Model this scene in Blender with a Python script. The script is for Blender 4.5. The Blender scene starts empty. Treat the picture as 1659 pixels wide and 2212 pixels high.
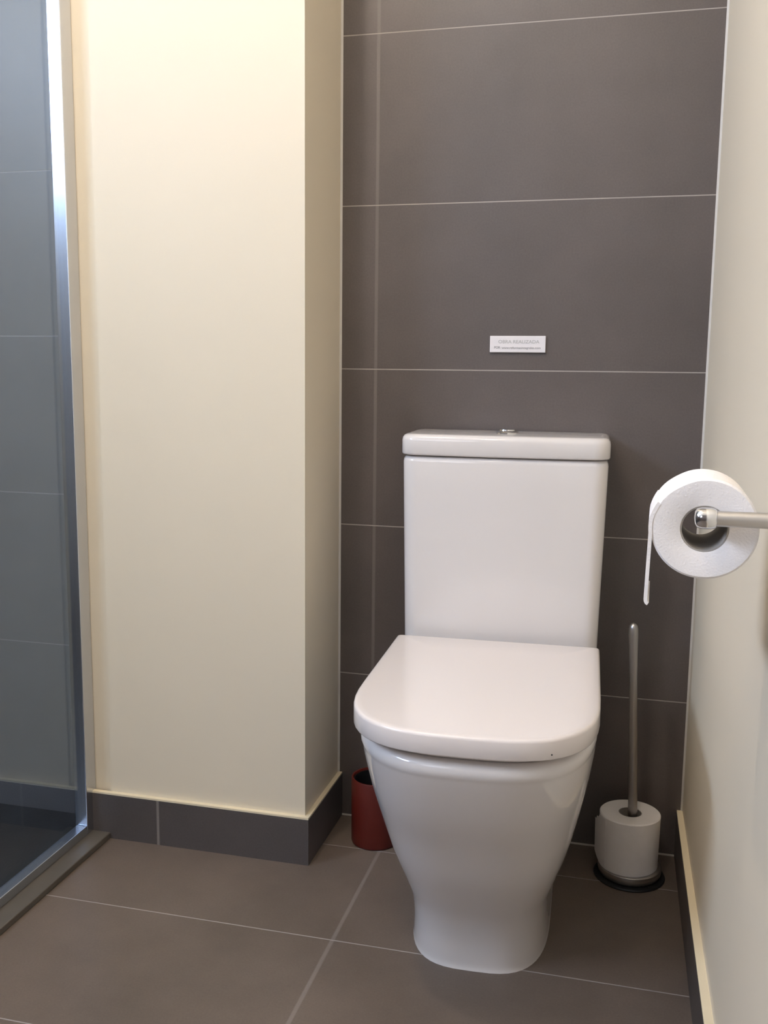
import bpy, bmesh, math
from mathutils import Vector, Matrix
PI = math.pi
scn = bpy.context.scene
C = scn.collection

# ------------------------------------------------------------------ camera
CAM = dict(loc=(0.4715, -1.8024, 0.896), yaw=0.2458, pitch=-0.1436, roll=0.0113, f=2101.7)
def make_camera():
    y, p, r = CAM['yaw'], CAM['pitch'], CAM['roll']
    fwd = Vector((-math.sin(y)*math.cos(p), math.cos(y)*math.cos(p), math.sin(p)))
    rt = Vector((math.cos(y), math.sin(y), 0)); up = rt.cross(fwd)
    r2 = rt*math.cos(r)+up*math.sin(r); u2 = -rt*math.sin(r)+up*math.cos(r)
    cd = bpy.data.cameras.new('camera'); co = bpy.data.objects.new('camera', cd); C.objects.link(co)
    cd.sensor_fit = 'VERTICAL'; cd.sensor_height = 36.0; cd.lens = CAM['f']*36.0/2212.0
    cd.clip_start = 0.02
    M = Matrix((r2, u2, -fwd)).transposed().to_4x4(); M.translation = Vector(CAM['loc'])
    co.matrix_world = M
    scn.camera = co
make_camera()

# ------------------------------------------------------------------ world, lights, exposure
scn.view_settings.view_transform = 'Standard'; scn.view_settings.look = 'None'
scn.view_settings.gamma = 1.0; scn.view_settings.exposure = 0.05
scn.view_settings.use_curve_mapping = False
w = bpy.data.worlds.new('world'); scn.world = w; w.use_nodes = True
w.node_tree.nodes['Background'].inputs[0].default_value = (0.55, 0.72, 1.0, 1)
w.node_tree.nodes['Background'].inputs[1].default_value = 1.0

def lamp(name, loc, power, color, radius=0.04, kind='POINT', rot=None, size=None, cone=None):
    l = bpy.data.lights.new(name, kind); l.energy = power; l.color = color
    if kind in ('POINT', 'SPOT'): l.shadow_soft_size = radius
    if kind == 'SPOT': l.spot_size = cone; l.spot_blend = 0.9
    if kind == 'AREA': l.shape = 'RECTANGLE'; l.size, l.size_y = size
    o = bpy.data.objects.new(name, l); C.objects.link(o); o.location = loc
    if rot: o.rotation_euler = rot
    return o
WARM = (1.0, 0.865, 0.73)
DAY = (0.67, 0.77, 1.0); FILL_DAY = (0.92, 0.92, 1.0)
lamp('ceiling_spot_light', (-0.24, -0.98, 2.33), 24, WARM, 0.035)
lamp('ceiling_spot_light', (0.05, -1.65, 2.33), 12, WARM, 0.035)
lamp('window_and_fill_daylight', (-1.72, -1.95, 1.97), 72, DAY, kind='AREA', rot=(0, -PI/2, 0), size=(0.52, 1.28))
lamp('window_and_fill_daylight', (-0.60, -3.22, 1.75), 7, FILL_DAY, kind='AREA', rot=(PI/2, 0, 0), size=(0.9, 0.9))  # added fill from behind, lights the column front

# ------------------------------------------------------------------ materials
def newmat(name):
    m = bpy.data.materials.new(name); m.use_nodes = True
    nt = m.node_tree; b = nt.nodes['Principled BSDF']
    return m, nt, b
def N(nt, t, **k):
    n = nt.nodes.new(t)
    for a, v in k.items(): setattr(n, a, v)
    return n
def plain(name, col, rough=0.5, metal=0.0, noise=0.0, scale=8.0, bump=0.0, bscale=200.0, coat=0.0, aniso=0.0):
    m, nt, b = newmat(name)
    b.inputs['Roughness'].default_value = rough; b.inputs['Metallic'].default_value = metal
    b.inputs['Coat Weight'].default_value = coat; b.inputs['Coat Roughness'].default_value = 0.05
    tc = N(nt, 'ShaderNodeTexCoord')
    nz = N(nt, 'ShaderNodeTexNoise'); nz.inputs['Scale'].default_value = scale; nz.inputs['Detail'].default_value = 4
    nt.links.new(tc.outputs['Object'], nz.inputs['Vector'])
    mr = N(nt, 'ShaderNodeMapRange'); mr.inputs[1].default_value = 0.3; mr.inputs[2].default_value = 0.7
    mr.inputs[3].default_value = 1-noise; mr.inputs[4].default_value = 1+noise
    nt.links.new(nz.outputs[0], mr.inputs[0])
    mx = N(nt, 'ShaderNodeVectorMath', operation='SCALE'); mx.inputs[0].default_value = col[:3]
    nt.links.new(mr.outputs[0], mx.inputs['Scale']); nt.links.new(mx.outputs[0], b.inputs['Base Color'])
    if bump:
        n2 = N(nt, 'ShaderNodeTexNoise'); n2.inputs['Scale'].default_value = bscale; n2.inputs['Detail'].default_value = 3
        nt.links.new(tc.outputs['Object'], n2.inputs['Vector'])
        bp = N(nt, 'ShaderNodeBump'); bp.inputs['Strength'].default_value = bump; bp.inputs['Distance'].default_value = 0.001
        nt.links.new(n2.outputs[0], bp.inputs['Height']); nt.links.new(bp.outputs[0], b.inputs['Normal'])
    return m

def tile_mat(name, col, grout, lines, rough=0.42, mott=0.16):
    """lines: list of (axis, offset, pitch, half width, grout strength); pitch 0 = a single joint"""
    m, nt, b = newmat(name)
    tc = N(nt, 'ShaderNodeTexCoord'); sp = N(nt, 'ShaderNodeSeparateXYZ')
    nt.links.new(tc.outputs['Object'], sp.inputs[0])
    mask = None
    for ax, off, pitch, hw, st in lines:
        s = N(nt, 'ShaderNodeMath', operation='SUBTRACT'); nt.links.new(sp.outputs['XYZ'.index(ax)], s.inputs[0]); s.inputs[1].default_value = off
        out = s.outputs[0]
        if pitch:
            pp = N(nt, 'ShaderNodeMath', operation='PINGPONG'); nt.links.new(out, pp.inputs[0]); pp.inputs[1].default_value = pitch/2; out = pp.outputs[0]
        else:
            ab = N(nt, 'ShaderNodeMath', operation='ABSOLUTE'); nt.links.new(out, ab.inputs[0]); out = ab.outputs[0]
        mr = N(nt, 'ShaderNodeMapRange', interpolation_type='SMOOTHSTEP'); nt.links.new(out, mr.inputs[0])
        mr.inputs[1].default_value = hw*0.6; mr.inputs[2].default_value = hw*1.4
        mr.inputs[3].default_value = st; mr.inputs[4].default_value = 0
        if mask is None: mask = mr.outputs[0]
        else:
            mm = N(nt, 'ShaderNodeMath', operation='MAXIMUM'); nt.links.new(mask, mm.inputs[0]); nt.links.new(mr.outputs[0], mm.inputs[1]); mask = mm.outputs[0]
    n1 = N(nt, 'ShaderNodeTexNoise'); n1.inputs['Scale'].default_value = 3.2; n1.inputs['Detail'].default_value = 6; n1.inputs['Roughness'].default_value = 0.62
    n2 = N(nt, 'ShaderNodeTexNoise'); n2.inputs['Scale'].default_value = 300; n2.inputs['Detail'].default_value = 3
    for n in (n1, n2): nt.links.new(tc.outputs['Object'], n.inputs['Vector'])
    a1 = N(nt, 'ShaderNodeMapRange'); nt.links.new(n1.outputs[0], a1.inputs[0])
    a1.inputs[1].default_value = .3; a1.inputs[2].default_value = .7; a1.inputs[3].default_value = 1-mott; a1.inputs[4].default_value = 1+mott
    a2 = N(nt, 'ShaderNodeMapRange'); nt.links.new(n2.outputs[0], a2.inputs[0])
    a2.inputs[1].default_value = .3; a2.inputs[2].default_value = .7; a2.inputs[3].default_value = .93; a2.inputs[4].default_value = 1.07
    mu = N(nt, 'ShaderNodeMath', operation='MULTIPLY'); nt.links.new(a1.outputs[0], mu.inputs[0]); nt.links.new(a2.outputs[0], mu.inputs[1])
    sc = N(nt, 'ShaderNodeVectorMath', operation='SCALE'); sc.inputs[0].default_value = col; nt.links.new(mu.outputs[0], sc.inputs['Scale'])
    mx = N(nt, 'ShaderNodeMix', data_type='RGBA'); nt.links.new(mask, mx.inputs[0]); nt.links.new(sc.outputs[0], mx.inputs[6]); mx.inputs[7].default_value = (*grout, 1)
    nt.links.new(mx.outputs[2], b.inputs['Base Color'])
    b.inputs['Roughness'].default_value = rough
    bp = N(nt, 'ShaderNodeBump', invert=True); bp.inputs['Strength'].default_value = .5; bp.inputs['Distance'].default_value = .001
    nt.links.new(mask, bp.inputs['Height']); nt.links.new(bp.outputs[0], b.inputs['Normal'])
    return m

TILE = (0.106, 0.090, 0.085); GROUT = (0.34, 0.31, 0.29)
M_cream = plain('cream_wall_paint', (0.775, 0.690, 0.540), 0.55, noise=0.012, scale=2.5, bump=0.10, bscale=140)
M_white = plain('white_ceiling_paint', (0.82, 0.79, 0.72), 0.7)
M_ledge = plain('cream_ledge_filler', (0.80, 0.70, 0.50), 0.5, noise=0.03)
M_wtile = tile_mat('grey_wall_tile', TILE, GROUT, [('Z', 0.0, 0.3, 0.0010, 1.0), ('X', 0.0, 0.6, 0.0030, 0.22)])
M_stile = tile_mat('shower_wall_tile', (0.112, 0.106, 0.110), GROUT, [('Z', 0.055, 0.3, 0.0010, 0.45), ('X', -1.1, 0.6, 0.0012, 0.4)])
M_ltile = tile_mat('side_wall_tile', TILE, GROUT, [('Z', 0.055, 0.3, 0.0010, 0.8), ('Y', -0.75, 0.6, 0.0012, 0.6)])
M_ftile = tile_mat('grey_floor_tile', (0.138, 0.108, 0.086), GROUT, [('Y', -0.1303, 0.3, 0.0011, 1.0), ('X', 0.0504, 0.6, 0.0032, 0.30)], rough=0.5, mott=0.2)
M_skirt = tile_mat('grey_skirting_tile', (0.088, 0.076, 0.074), GROUT, [('X', -0.361, 0.6, 0.0026, 0.45)])
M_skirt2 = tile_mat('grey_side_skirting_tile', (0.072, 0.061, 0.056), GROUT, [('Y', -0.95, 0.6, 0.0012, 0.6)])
M_curb = plain('shower_curb_stone', (0.10, 0.088, 0.072), 0.45, noise=0.12, scale=9)
M_tray = plain('dark_shower_floor', (0.020, 0.020, 0.021), 0.35, noise=0.35, scale=14, bump=0.3)
M_cer = plain('white_glazed_ceramic', (0.77, 0.73, 0.705), 0.10, coat=0.15)
M_lid = plain('white_seat_plastic', (0.82, 0.755, 0.72), 0.24, coat=0.3)
M_chrome = plain('polished_chrome', (0.78, 0.78, 0.78), 0.12, 1.0)
M_satin = plain('satin_steel', (0.62, 0.60, 0.58), 0.32, 1.0)
M_rodm = plain('brushed_steel', (0.42, 0.40, 0.385), 0.36, 1.0)
M_alu = plain('aluminium_profile', (0.66, 0.70, 0.78), 0.24, 1.0)
M_black = plain('plain_black', (0.012, 0.012, 0.013), 0.5)  # black for the base shadow disc, lid speck and pot inside
M_paper = plain('white_tissue_paper', (0.90, 0.865, 0.84), 0.9, noise=0.02, scale=40, bump=0.5, bscale=500)
M_card = plain('grey_cardboard_core', (0.38, 0.35, 0.31), 0.9, noise=0.05, scale=30)
M_red = plain('dark_red_plastic', (0.105, 0.009, 0.004), 0.5, noise=0.05)
M_sign = plain('white_sign_plastic', (0.80, 0.77, 0.78), 0.3)
M_ink = plain('grey_ink', (0.42, 0.42, 0.41), 0.6)
M_ink2 = plain('dark_grey_ink', (0.32, 0.32, 0.33), 0.6)
M_sil = plain('silicone_joint', (0.60, 0.57, 0.52), 0.5)
M_frame = plain('white_window_frame', (0.8, 0.8, 0.78), 0.4)

def glass_mat():
    m, nt, b = newmat('clear_screen_glass')
    out = nt.nodes['Material Output']; nt.nodes.remove(b)
    fr = N(nt, 'ShaderNodeFresnel'); ge = N(nt, 'ShaderNodeNewGeometry')
    mr = N(nt, 'ShaderNodeMapRange'); mr.inputs[3].default_value = 1.58; mr.inputs[4].default_value = 1/1.58
    nt.links.new(ge.outputs['Backfacing'], mr.inputs[0]); nt.links.new(mr.outputs[0], fr.inputs[0])
    tr = N(nt, 'ShaderNodeBsdfTransparent'); tr.inputs[0].default_value = (0.90, 0.955, 0.99, 1)
    gl = N(nt, 'ShaderNodeBsdfGlossy'); gl.inputs['Roughness'].default_value = 0.0
    gl.inputs[0].default_value = (0.86, 0.93, 1, 1)
    mx = N(nt, 'ShaderNodeMixShader')
    nt.links.new(fr.outputs[0], mx.inputs[0]); nt.links.new(tr.outputs[0], mx.inputs[1]); nt.links.new(gl.outputs[0], mx.inputs[2])
    nt.links.new(mx.outputs[0], out.inputs[0])
    return m
M_glass = glass_mat()

# ------------------------------------------------------------------ mesh helpers
def mkobj(name, bm, mat, parent=None, smooth=False, angle=None):
    bmesh.ops.recalc_face_normals(bm, faces=bm.faces)
    me = bpy.data.meshes.new(name); bm.to_mesh(me); bm.free()
    me.materials.append(mat)
    if smooth:
        for p in me.polygons: p.use_smooth = True
        if angle: me.set_sharp_from_angle(angle=angle)
    o = bpy.data.objects.new(name, me); C.objects.link(o)
    if parent: o.parent = parent
    return o
def empty(name, loc, rz=0.0):
    o = bpy.data.objects.new(name, None); C.objects.link(o); o.location = loc; o.rotation_euler = (0, 0, rz)
    o.empty_display_size = .05
    return o
def tag(o, label, cat, group=None):
    o['label'] = label; o['category'] = cat
    if group: o['group'] = group
    return o
def struct(o): o['kind'] = 'structure'; return o
def box_bm(*boxes, bevel=0.0):
    bm = bmesh.new()
    for (x0, x1, y0, y1, z0, z1) in boxes:
        r = bmesh.ops.create_cube(bm, size=1)
        for v in r['verts']:
            v.co = Vector(((x0+x1)/2+v.co.x*(x1-x0), (y0+y1)/2+v.co.y*(y1-y0), (z0+z1)/2+v.co.z*(z1-z0)))
    if bevel: bmesh.ops.bevel(bm, geom=list(bm.edges), offset=bevel, segments=3, profile=0.5, affect='EDGES')
    return bm
def prism_bm(poly, z0, z1):
    bm = bmesh.new()
    a = [bm.verts.new((x, y, z0)) for x, y in poly]; b = [bm.verts.new((x, y, z1)) for x, y in poly]
    bm.faces.new(a); bm.faces.new(b); n = len(poly)
    for i in range(n): bm.faces.new((a[i], a[(i+1) % n], b[(i+1) % n], b[i]))
    return bm
def loft_bm(rings, cap0=True, cap1=True):
    bm = bmesh.new(); R = [[bm.verts.new(p) for p in r] for r in rings]; n = len(R[0])
    for i in range(len(R)-1):
        for j in range(n): bm.faces.new((R[i][j], R[i][(j+1) % n], R[i+1][(j+1) % n], R[i+1][j]))
    if cap0: bm.faces.new(R[0])
    if cap1: bm.faces.new(R[-1])
    return bm
def lathe_bm(profile, n=48, axis='Z', closed=False):
    rings = []
    for r, h in profile:
        ring = []
        for k in range(n):
            a = 2*PI*k/n
            c, s = r*math.cos(a), r*math.sin(a)
            ring.append((c, s, h) if axis == 'Z' else (c, h, s) if axis == 'Y' else (h, c, s))
        rings.append(ring)
    if closed: rings.append(rings[0])
    if not closed: return loft_bm(rings)
    bm = bmesh.new(); R = [[bm.verts.new(p) for p in r] for r in rings[:-1]]; m = len(R)
    for i in range(m):
        for j in range(n): bm.faces.new((R[i][j], R[i][(j+1) % n], R[(i+1) % m][(j+1) % n], R[(i+1) % m][j]))
    return bm
def dring(hw, yf, yb, yc, n, z, rb=0.02, seg=28, tilt=0.0):
    """D-shaped section: superelliptic front, straight sides, rounded back corners"""
    pts = []
    for k in range(seg+1):
        a = PI*k/seg
        c, s = math.cos(a), math.sin(a)
        x = hw*math.copysign(abs(c)**(2/n), c); y = yc-(yc-yf)*abs(s)**(2/n)
        pts.append((x, y, z))
    for k in range(1, 6): # left side going back
        pts.append((-hw, yc+(yb-rb-yc)*k/6, z))
    for k in range(7):
        a = PI+(-PI/2)*k/6
        pts.append((-hw+rb+rb*math.cos(a), yb-rb+rb*math.sin(a), z))
    for k in range(7):
        a = PI/2+(-PI/2)*k/6
        pts.append((hw-rb+rb*math.cos(a), yb-rb+rb*math.sin(a), z))
    for k in range(1, 6):
        pts.append((hw, (yb-rb)+(yc-(yb-rb))*k/6, z))
    return pts
def rrect(hw, yf, yb, r, z, bulge=0.0, seg=8, fs=16):
    pts = []
    def fy(x): return yf-bulge*max(0, 1-(x/hw)**2)
    for k in range(fs+1):
        x = (hw-r)*(1-2*k/fs); pts.append((x, fy(x)+bulge*0, z))
    y0 = fy(hw-r)
    for k in range(1, seg+1):
        a = -PI/2-PI/2*k/seg
        pts.append((-(hw-r)+r*math.cos(a), y0+r+r*math.sin(a), z))
    rb = min(r, .008)
    for k in range(5):
        a = PI-PI/2*k/4
        pts.append((-hw+rb+rb*math.cos(a), yb-rb+rb*math.sin(a), z))
    for k in range(5):
        a = PI/2-PI/2*k/4
        pts.append((hw-rb+rb*math.cos(a), yb-rb+rb*math.sin(a), z))
    for k in range(seg):
        a = 0-PI/2*k/seg
        pts.append(((hw-r)+r*math.cos(a), y0+r+r*math.sin(a), z))
    return pts
def interp(keys, n):
    """Catmull-Rom resample of key tuples (first value = parameter)"""
    out = []
    for i in range(len(keys)-1):
        p0 = keys[max(i-1, 0)]; p1 = keys[i]; p2 = keys[i+1]; p3 = keys[min(i+2, len(keys)-1)]
        for k in range(n):
            t = k/n
            out.append(tuple(0.5*((2*b)+(-a+c)*t+(2*a-5*b+4*c-d)*t*t+(-a+3*b-3*c+d)*t**3) for a, b, c, d in zip(p0, p1, p2, p3)))
    out.append(keys[-1]); return out

# ------------------------------------------------------------------ the room
W = 0.599; XL = -0.0705; D = -0.208; T = 0.0093; H = 2.4; SK = 0.088
XW = -1.62; YB = -3.1
def wx(y): return 0.5995+0.014*abs(y)          # the right wall opens very slightly
struct(mkobj('floor', box_bm((XW-.1, 0.8, YB-.1, 0.1, -.05, 0)), M_ftile))
struct(mkobj('ceiling', box_bm((XW-.1, 0.8, YB-.1, 0.1, H, H+.05)), M_white))
struct(mkobj('wall_back', box_bm((XL-.05, 0.75, 0, 0.1, 0, H)), M_wtile))
struct(mkobj('wall_right', prism_bm([(wx(0), 0.0), (0.80, 0.0), (0.80, YB), (wx(YB), YB)], 0, H), M_cream))
struct(mkobj('wall_column', prism_bm([(XL, 0.0), (XL, D), (-.462, D), (-.462, D+.006), (-.52, D+.006), (-.52, 0.0)], 0, H), M_cream))
struct(mkobj('wall_shower', box_bm((XW-.1, -.52, -.15, 0.1, 0, H)), M_stile))
fx0, fx1, fz0, fz1 = -1.05, -.15, 1.3, 2.2
struct(mkobj('wall_front', box_bm((XW-.1, fx0, YB-.1, YB, 0, H), (fx1, 0.8, YB-.1, YB, 0, H), (fx0, fx1, YB-.1, YB, 0, fz0), (fx0, fx1, YB-.1, YB, fz1, H)), M_wtile))
struct(mkobj('added_fill_window', box_bm((fx0, fx1, YB-.07, YB-.02, fz0, fz0+.05), (fx0, fx1, YB-.07, YB-.02, fz1-.05, fz1), (fx0, fx0+.05, YB-.07, YB-.02, fz0, fz1), (fx1-.05, fx1, YB-.07, YB-.02, fz0, fz1)), M_frame))  # unseen window added to go with the frontal fill light
wy0, wy1, wz0, wz1 = -2.6, -1.3, 1.70, 2.24
struct(mkobj('wall_left', box_bm((XW-.1, XW, YB, -.15, 0, wz0), (XW-.1, XW, YB, -.15, wz1, H), (XW-.1, XW, YB, wy0, wz0, wz1), (XW-.1, XW, wy1, -.15, wz0, wz1)), M_ltile))
struct(mkobj('window_1', box_bm((XW-.07, XW-.02, wy0, wy1, wz0, wz0+.04), (XW-.07, XW-.02, wy0, wy1, wz1-.04, wz1), (XW-.07, XW-.02, wy0, wy0+.04, wz0, wz1),
       (XW-.07, XW-.02, wy1-.04, wy1, wz0, wz1), (XW-.07, XW-.02, -1.97, -1.93, wz0, wz1)), M_frame))

# skirtings: dark tile with a cream ledge on top
def baseboard(name, bm, mat, ledge_bm):
    o = struct(mkobj(name, bm, mat)); l = mkobj('ledge', ledge_bm, M_ledge, o); l['label'] = 'cream ledge on top'
    return o
x1 = XL+T; yf = D-T
def Lring(a, b, z0, z1):
    return prism_bm([(-.5, D), (XL, D), (XL, -.0005), (XL+b, -.0005), (XL+b, D-b), (-.5, D-b)], z0, z1)
baseboard('baseboard_column', Lring(0, T, 0, SK), M_skirt, Lring(0, T-.0003, SK, SK+.0035))
def Rring(b0, b1, z0, z1):
    return prism_bm([(wx(0), -.0005), (wx(YB), YB), (0.5890-b0+0.011*abs(YB), YB), (0.5890-b0, -.0005)], z0, z1)
baseboard('baseboard_right', Rring(0, 0, 0, SK), M_skirt2, Rring(-.0003, 0, SK, SK+.0035))
# corner joints
struct(mkobj('trim_1', prism_bm([(wx(0)-.0035, 0), (wx(0)+.002, 0), (wx(0)+.001, -.0035)], SK, H), M_sil))
struct(mkobj('trim_2', prism_bm([(XL, 0), (XL+.0035, 0), (XL, -.0035)], SK, H), M_sil))
struct(mkobj('trim_3', box_bm((-.5265, -.462, -2.4, D+.0055, 0.0, 0.012), bevel=.002), M_curb))   # low curb of the shower
struct(mkobj('trim_4', prism_bm([(XL+T, 0), (wx(0)-.0105, 0), (wx(0)-.0105, -.003), (XL+T, -.003)], 0, .0025), M_sil))
tag(mkobj('shower_tray', box_bm((XW+.002, -.5275, -2.4, -.152, 0.0, 0.006), bevel=.001), M_tray), 'dark shower floor seen through the clear glass screen', 'shower tray')  # separate near-black sheet over the floor tile inside the shower

# ------------------------------------------------------------------ glass shower screen
g = tag(empty('shower_screen', (-.505, D, .012)), 'clear glass shower screen in silver profiles standing on the low curb', 'shower screen')
gx = -.508
def loc(bm, o=(-.505, D, .012)):
    bmesh.ops.translate(bm, verts=bm.verts, vec=-Vector(o)); return bm
mkobj('glass_panel', loc(box_bm((gx-.0005, gx+.0005, -1.15, D-.028, .0285, 2.05))), M_glass, g)
mkobj('wall_profile', loc(box_bm((gx-.016, gx+.010, D-.030, D+.005, .012, 2.06), bevel=.0015)), M_alu, g)
mkobj('floor_channel', loc(box_bm((gx-.012, gx+.010, -1.15, D-.031, .012, .030), bevel=.0015)), M_alu, g)

# ------------------------------------------------------------------ toilet
t = tag(empty('toilet', (.2600, -.004, 0), math.radians(2.2)), 'white close-coupled toilet with closed lid against the grey tiled wall', 'toilet')
keys = [  # z, half width, front y, superellipse centre, exponent
    (0.000, .1105, -.4490, -.255, 3.17), (0.012, .1090, -.4480, -.259, 3.20), (0.050, .1080, -.4540, -.263, 3.20), (0.090, .1125, -.4680, -.265, 3.11),
    (0.130, .1240, -.4896, -.275, 3.03), (0.180, .1385, -.5189, -.293, 3.00), (0.240, .1515, -.5510, -.312, 2.95), (0.300, .1618, -.5870, -.330, 2.95),
    (0.350, .1690, -.6120, -.340, 2.95), (0.378, .1714, -.6240, -.350, 2.95)]
body = [dring(hw, y, -.012, yc, n, z, .02) for z, hw, y, yc, n in interp(keys, 4)]
for z, ins in ((.384, .0), (.3905, .0005), (.3955, .0022), (.3990, .006), (.4002,.012)):
    body.append(dring(.1720-ins, -.6275+ins, -.012, -.36, 2.95, z, .02))
mkobj('bowl', loft_bm(body), M_cer, t, True, math.radians(50))
tank = []
for z, hw, y in [(.404, .1670, -.150), (.42, .1690, -.152), (.50, .1705, -.153), (.60, .1725, -.154), (.70, .1745, -.155), (.742, .1752, -.155)]:
    tank.append(rrect(hw, y, -.004, .026, z, .008))
for z, i in ((.747, .0008), (.7505, .003), (.752, .007)): tank.append(rrect(.1752-i, -.155+i, -.004, .026, z, .008))
tk = mkobj('cistern', loft_bm(tank), M_cer, t, True, math.radians(50))
cl = []
for z, i in ((.7535, .005), (.7545, .0012), (.757, 0), (.779, 0), (.784, .001), (.7875, .0035), (.7893, .007), (.790, .012)):
    cl.append(rrect(.1775-i, -.159+i, -.003, .027, z, .008))
mkobj('cistern_lid', loft_bm(cl), M_cer, t, True, math.radians(50))
bt = mkobj('flush_button', lathe_bm([(.020, .790), (.020, .7925), (.0175, .795), (.0165, .7955), (.0160, .7975), (.009, .7995), (.002, .8000)], 32), M_chrome, t, True, math.radians(40))
for v in bt.data.vertices: v.co += Vector((0, -.083, 0))
bt['label'] = 'round chrome flush button'
seat = []
for z, i in ((.4006, .026), (.4016, .024), (.409, .024), (.4120, .024)): seat.append(dring(.1725-i, -.6346+i, -.185, -.433, 3.0, z, .006))
mkobj('seat', loft_bm(seat), M_lid, t, True, math.radians(50))
lid = []
for z, i in ((.4122, .0022), (.4126, .0008), (.414, 0), (.436, 0), (.4385, .0006), (.4402, .0022), (.4410, .0045), (.4413, .010)):
    lid.append(dring(.1728-i, -.6355+i, -.181-i*.4, -.433, 3.0, z, .004))
lid.append(dring(.10, -.52, -.25, -.40, 2.6, .4416, .004))
mkobj('lid', loft_bm(lid), M_lid, t, True, math.radians(50))
for s in (-1, 1):
    h = mkobj('hinge', lathe_bm([(.010, -.017), (.010, .017)], 20, 'X'), M_chrome, t, True, math.radians(40))
    for v in h.data.vertices: v.co += Vector((s*.078, -.176, .4145))
# the small dark plug mark on the lid's front edge
dot = bmesh.new(); bmesh.ops.create_uvsphere(dot, u_segments=10, v_segments=6, radius=.0011)
dm = mkobj('speck', dot, M_black, t); dm['label'] = 'tiny dark speck on the lid edge'
dm.location = (.112, -.6262, .4240)

# ------------------------------------------------------------------ sign above the toilet
sg = tag(empty('wall_sign', (.267, -.0, .9475)), 'small white plaque with grey lettering on the tiled wall above the toilet', 'sign')
mkobj('plate', box_bm((-.0505, .0505, -.0045, 0, -.0148, .0148), bevel=.0008), M_sign, sg)
def letters(txt, size, x, z, mat, bold=0.0, sx=1.0):
    cu = bpy.data.curves.new('lettering', 'FONT'); cu.body = txt; cu.size = size; cu.align_x = 'LEFT'; cu.extrude = .00015; cu.offset = bold
    o = bpy.data.objects.new('tmp', cu); C.objects.link(o)
    dg = bpy.context.evaluated_depsgraph_get(); me = bpy.data.meshes.new_from_object(o.evaluated_get(dg))
    bpy.data.objects.remove(o)
    for v in me.vertices: v.co = Vector((v.co.x*sx, v.co.y, v.co.z))
    me.materials.clear(); me.materials.append(mat); me.name = 'lettering'
    q = bpy.data.objects.new('lettering', me); C.objects.link(q); q.parent = sg
    q.rotation_euler = (PI/2, 0, 0); q.location = (x, -.0047, z)
    return q
letters('OBRA REALIZADA', .0085, -.0352, .0015, M_ink, 0.0, 1.07)
letters('POR', .0056, -.0425, -.0078, M_ink2, .00012)
letters('www.reformasintegrales.com', .0056, -.0285, -.0085, M_ink2, .00005, 1.06)

# ------------------------------------------------------------------ toilet roll and its holder on the right wall
HX, HZ = .541, .7745; RY0, RY1 = -.92, -.82
def roll_bm(R, r, h0, h1, axis, n=64, bumpy=0.0):
    e = .0018
    prof = [(r, h0+.0004), (r+.0006, h0), (R-e, h0), (R, h0+e), (R, h1-e), (R-e, h1), (r+.0006, h1), (r, h1-.0004)]
    return lathe_bm(prof, n, axis, closed=True)
rc = (HX-.002, RY0, HZ-.0119)
tr = tag(empty('toilet_roll', rc), 'white toilet roll with a hanging end on the chrome wall holder', 'toilet roll')
tr.rotation_euler = (0, 0, math.radians(-1.5))
R0 = .0443
bmr = roll_bm(R0, .0205, 0, .094, 'Y')
for v in bmr.verts:   # slightly squashed by handling
    a = math.atan2(v.co.z, v.co.x); rr = math.hypot(v.co.x, v.co.z)
    if rr > .03:
        k = 1 + .022*abs(math.cos(a)) - .022*math.exp(-((a-2.1)/.30)**2) + .008*math.exp(-((a-2.75)/.25)**2)
        v.co.x *= k; v.co.z *= k
mkobj('paper', bmr, M_paper, tr, True, math.radians(35))
mkobj('cardboard_core', lathe_bm([(.0192, .001), (.0204, .001), (.0204, .093), (.0192, .093)], 48, 'Y', closed=True), M_card, tr, True, math.radians(35))
# hanging sheet
def sheet(path, y0, y1, th):
    bm = bmesh.new(); ra = []; n = len(path)
    for i, (x, z) in enumerate(path):
        a = path[max(i-1, 0)]; b = path[min(i+1, n-1)]
        d = Vector((b[0]-a[0], b[1]-a[1])).normalized(); nx, nz = -d.y*th/2, d.x*th/2
        ra.append([bm.verts.new((x+nx, y0, z+nz)), bm.verts.new((x+nx, y1, z+nz)), bm.verts.new((x-nx, y1, z-nz)), bm.verts.new((x-nx, y0, z-nz))])
    for i in range(n-1):
        for j in range(4): bm.faces.new((ra[i][j], ra[i][(j+1) % 4], ra[i+1][(j+1) % 4], ra[i+1][j]))
    bm.faces.new(ra[0]); bm.faces.new(ra[-1]); return bm
path = []
for k in range(10):
    a = PI*(0.84+.20*k/9); ro = R0*1.028+.0003-.0014*max(0, 1-k/5); path.append((ro*math.cos(a), ro*math.sin(a)))
bx = path[-1][0]
for k in range(1, 13):
    s = k/12; path.append((bx-.0014*s, path[9][1]*(1-s)-.0655*s))
path += [(bx-.0012, -.0675), (bx-.0004, -.0692), (bx+.0010, -.0700)]
mkobj('loose_end', sheet(path, -.0005, .0935, .0032), M_paper, tr, True, math.radians(60))

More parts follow.
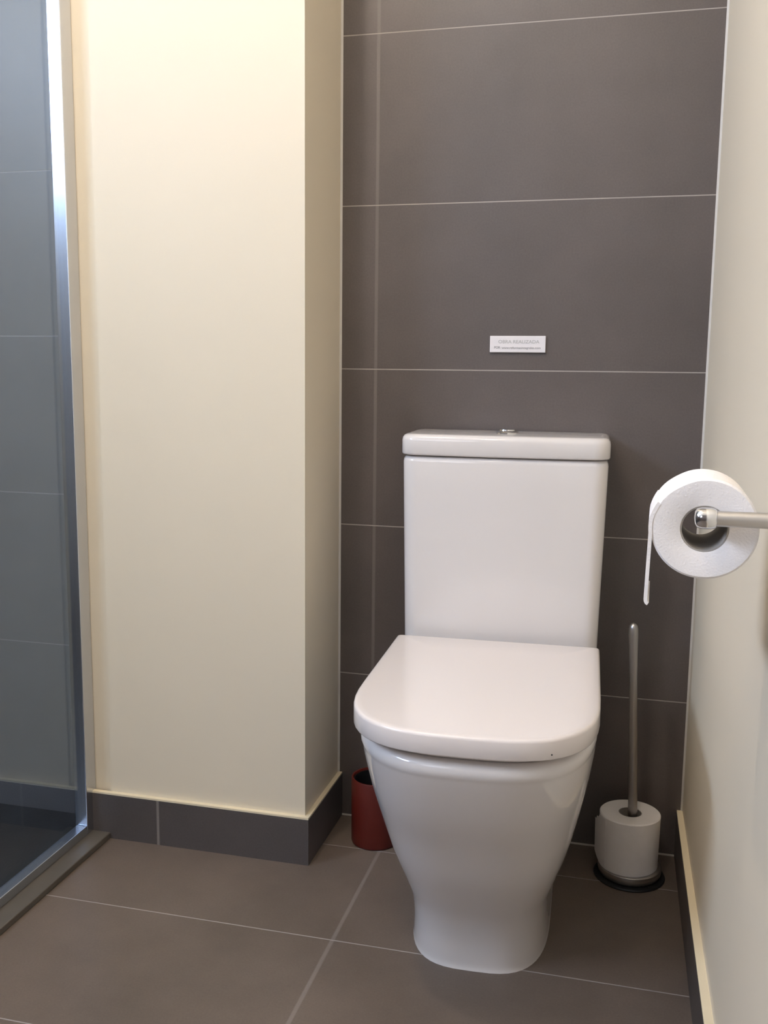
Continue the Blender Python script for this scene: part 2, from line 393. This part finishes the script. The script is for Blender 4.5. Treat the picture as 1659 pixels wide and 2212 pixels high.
hd = tag(empty('roll_holder', (wx(-.935), -.935, HZ)), 'chrome toilet roll holder arm fixed to the cream right wall', 'toilet roll holder')
hx = wx(-.935)
def tube_bm(pts, r, n=20, rounded=True):
    rings = []
    P = [Vector(p) for p in pts]
    u0 = Vector((0, 0, 1))
    for i, p in enumerate(P):
        d = (P[min(i+1, len(P)-1)]-P[max(i-1, 0)]).normalized()
        u = u0-d*u0.dot(d); u.normalize(); v = d.cross(u)
        rr = r[i] if isinstance(r, (list, tuple)) else r
        rings.append([p+u*rr*math.cos(2*PI*k/n)+v*rr*math.sin(2*PI*k/n) for k in range(n)])
    return loft_bm(rings)
L = lambda x, y, z: (x-hx, y+.935, z-HZ)
mkobj('wall_flange', lathe_bm([(.022, 0), (.022, -.006), (.020, -.009), (.0075, -.0095)], 36, 'X'), M_satin, hd, True, math.radians(40))
mkobj('arm', tube_bm([L(hx-.005, -.935, HZ), L(HX+.004, -.935, HZ)], .0068), M_satin, hd, True, math.radians(40))
mkobj('end_cap', lathe_bm([(.0001, HX-.0125-hx), (.0055, HX-.0118-hx), (.0082, HX-.010-hx), (.0092, HX-.006-hx), (.0092, HX+.002-hx), (.0084, HX+.005-hx), (.0068, HX+.0065-hx)], 28, 'X'), M_chrome, hd, True, math.radians(60))
mkobj('spindle', tube_bm([L(HX-.002, -.936, HZ), L(HX+.0006, -.815, HZ)], .0068), M_satin, hd, True, math.radians(40))

# ------------------------------------------------------------------ steel stand with spare roll, right of the toilet
BX, BY = .507, -.094
st = tag(empty('roll_stand', (BX, BY, 0)), 'thin upright steel rod on a round steel base right of the toilet', 'toilet roll stand')
mkobj('base', lathe_bm([(.001, .004), (.050, .004), (.0530, .006), (.0550, .010), (.0560, .016), (.0555, .0205), (.054, .0215), (.001, .0215)], 56), M_satin, st, True, math.radians(35))
mkobj('shadow_foot', lathe_bm([(.001, 0), (.062, 0), (.0628, .002), (.0615, .0042), (.001, .0042)], 56), M_black, st, True, math.radians(35))  # black disc, wider than the base, stands in for the shadow around it
rz = [0.0205, .10, .20, .30, .37, .42, .445, .458, .463, .4665, .468]
rr = [.0085, .0083, .0078, .0072, .0070, .0077, .0084, .0082, .0070, .0042, .0008]
mkobj('rod', tube_bm([(.006-.019*(z/.463), -.003, z) for z in rz], rr), M_rodm, st, True, math.radians(60))
sr = tag(empty('toilet_roll', (BX-.003, BY, .0217)), 'white spare toilet roll standing upright around the steel rod', 'toilet roll')
bm2 = roll_bm(.0530, .0205, 0, .098, 'Z')
for v in bm2.verts:
    a = math.atan2(v.co.y, v.co.x)
    if math.hypot(v.co.x, v.co.y) > .03:
        k = 1+.012*math.sin(2*a+.6); v.co.x *= k; v.co.y *= k
        v.co.x *= .97+.03*v.co.z/.104
mkobj('paper', bm2, M_paper, sr, True, math.radians(35))
mkobj('cardboard_core', lathe_bm([(.0190, .001), (.0204, .001), (.0204, .097), (.0190, .097)], 40, 'Z', closed=True), M_card, sr, True, math.radians(35))
# torn flap of the outer sheet on the left
bm = bmesh.new(); cols = []
for i in range(9):
    a = PI*(1.22-.26*i/8); rad = .0542+.0075*max(0, (i-3)/5)**1.5
    ztop = .095-.018*max(0, (i-4)/4)-(.004 if i in (5, 7) else 0); zb = .004+.012*max(0, (i-4)/4)
    cols.append([(rad*math.cos(a)*(.97+.03*z/.104), rad*math.sin(a), z) for z in [zb+(ztop-zb)*k/8 for k in range(9)]])
V = [[bm.verts.new(p) for p in c] for c in cols]
V2 = [[bm.verts.new((p[0]*.988, p[1]*.988, p[2])) for p in c] for c in cols]
for i in range(8):
    for k in range(8):
        bm.faces.new((V[i][k], V[i+1][k], V[i+1][k+1], V[i][k+1])); bm.faces.new((V2[i][k], V2[i][k+1], V2[i+1][k+1], V2[i+1][k]))
for k in range(8):
    bm.faces.new((V[8][k], V2[8][k], V2[8][k+1], V[8][k+1])); bm.faces.new((V[0][k], V[0][k+1], V2[0][k+1], V2[0][k]))
for i in range(8):
    bm.faces.new((V[i][0], V2[i][0], V2[i+1][0], V[i+1][0])); bm.faces.new((V[i][8], V[i+1][8], V2[i+1][8], V2[i][8]))
mkobj('torn_flap', bm, M_paper, sr, True, math.radians(50))

# ------------------------------------------------------------------ red pot behind the toilet
rp = tag(empty('waste_pot', (.031, -.089, 0)), 'dark red open-topped round pot on the floor behind the toilet', 'bin')
mkobj('outer_shell', lathe_bm([(.001, 0), (.040, 0), (.0445, .0015), (.0455, .005), (.0460, .128), (.0450, .1300), (.0425, .1300), (.0415, .128), (.0410, .010), (.001, .008)], 56), M_red, rp, True, math.radians(40))
ln = mkobj('liner', lathe_bm([(.001, .011), (.0395, .011), (.0408, .015), (.0408, .1262), (.0395, .1262), (.0390, .020), (.001, .020)], 56), M_black, rp, True, math.radians(40))
ln['label'] = 'black inside of the pot'
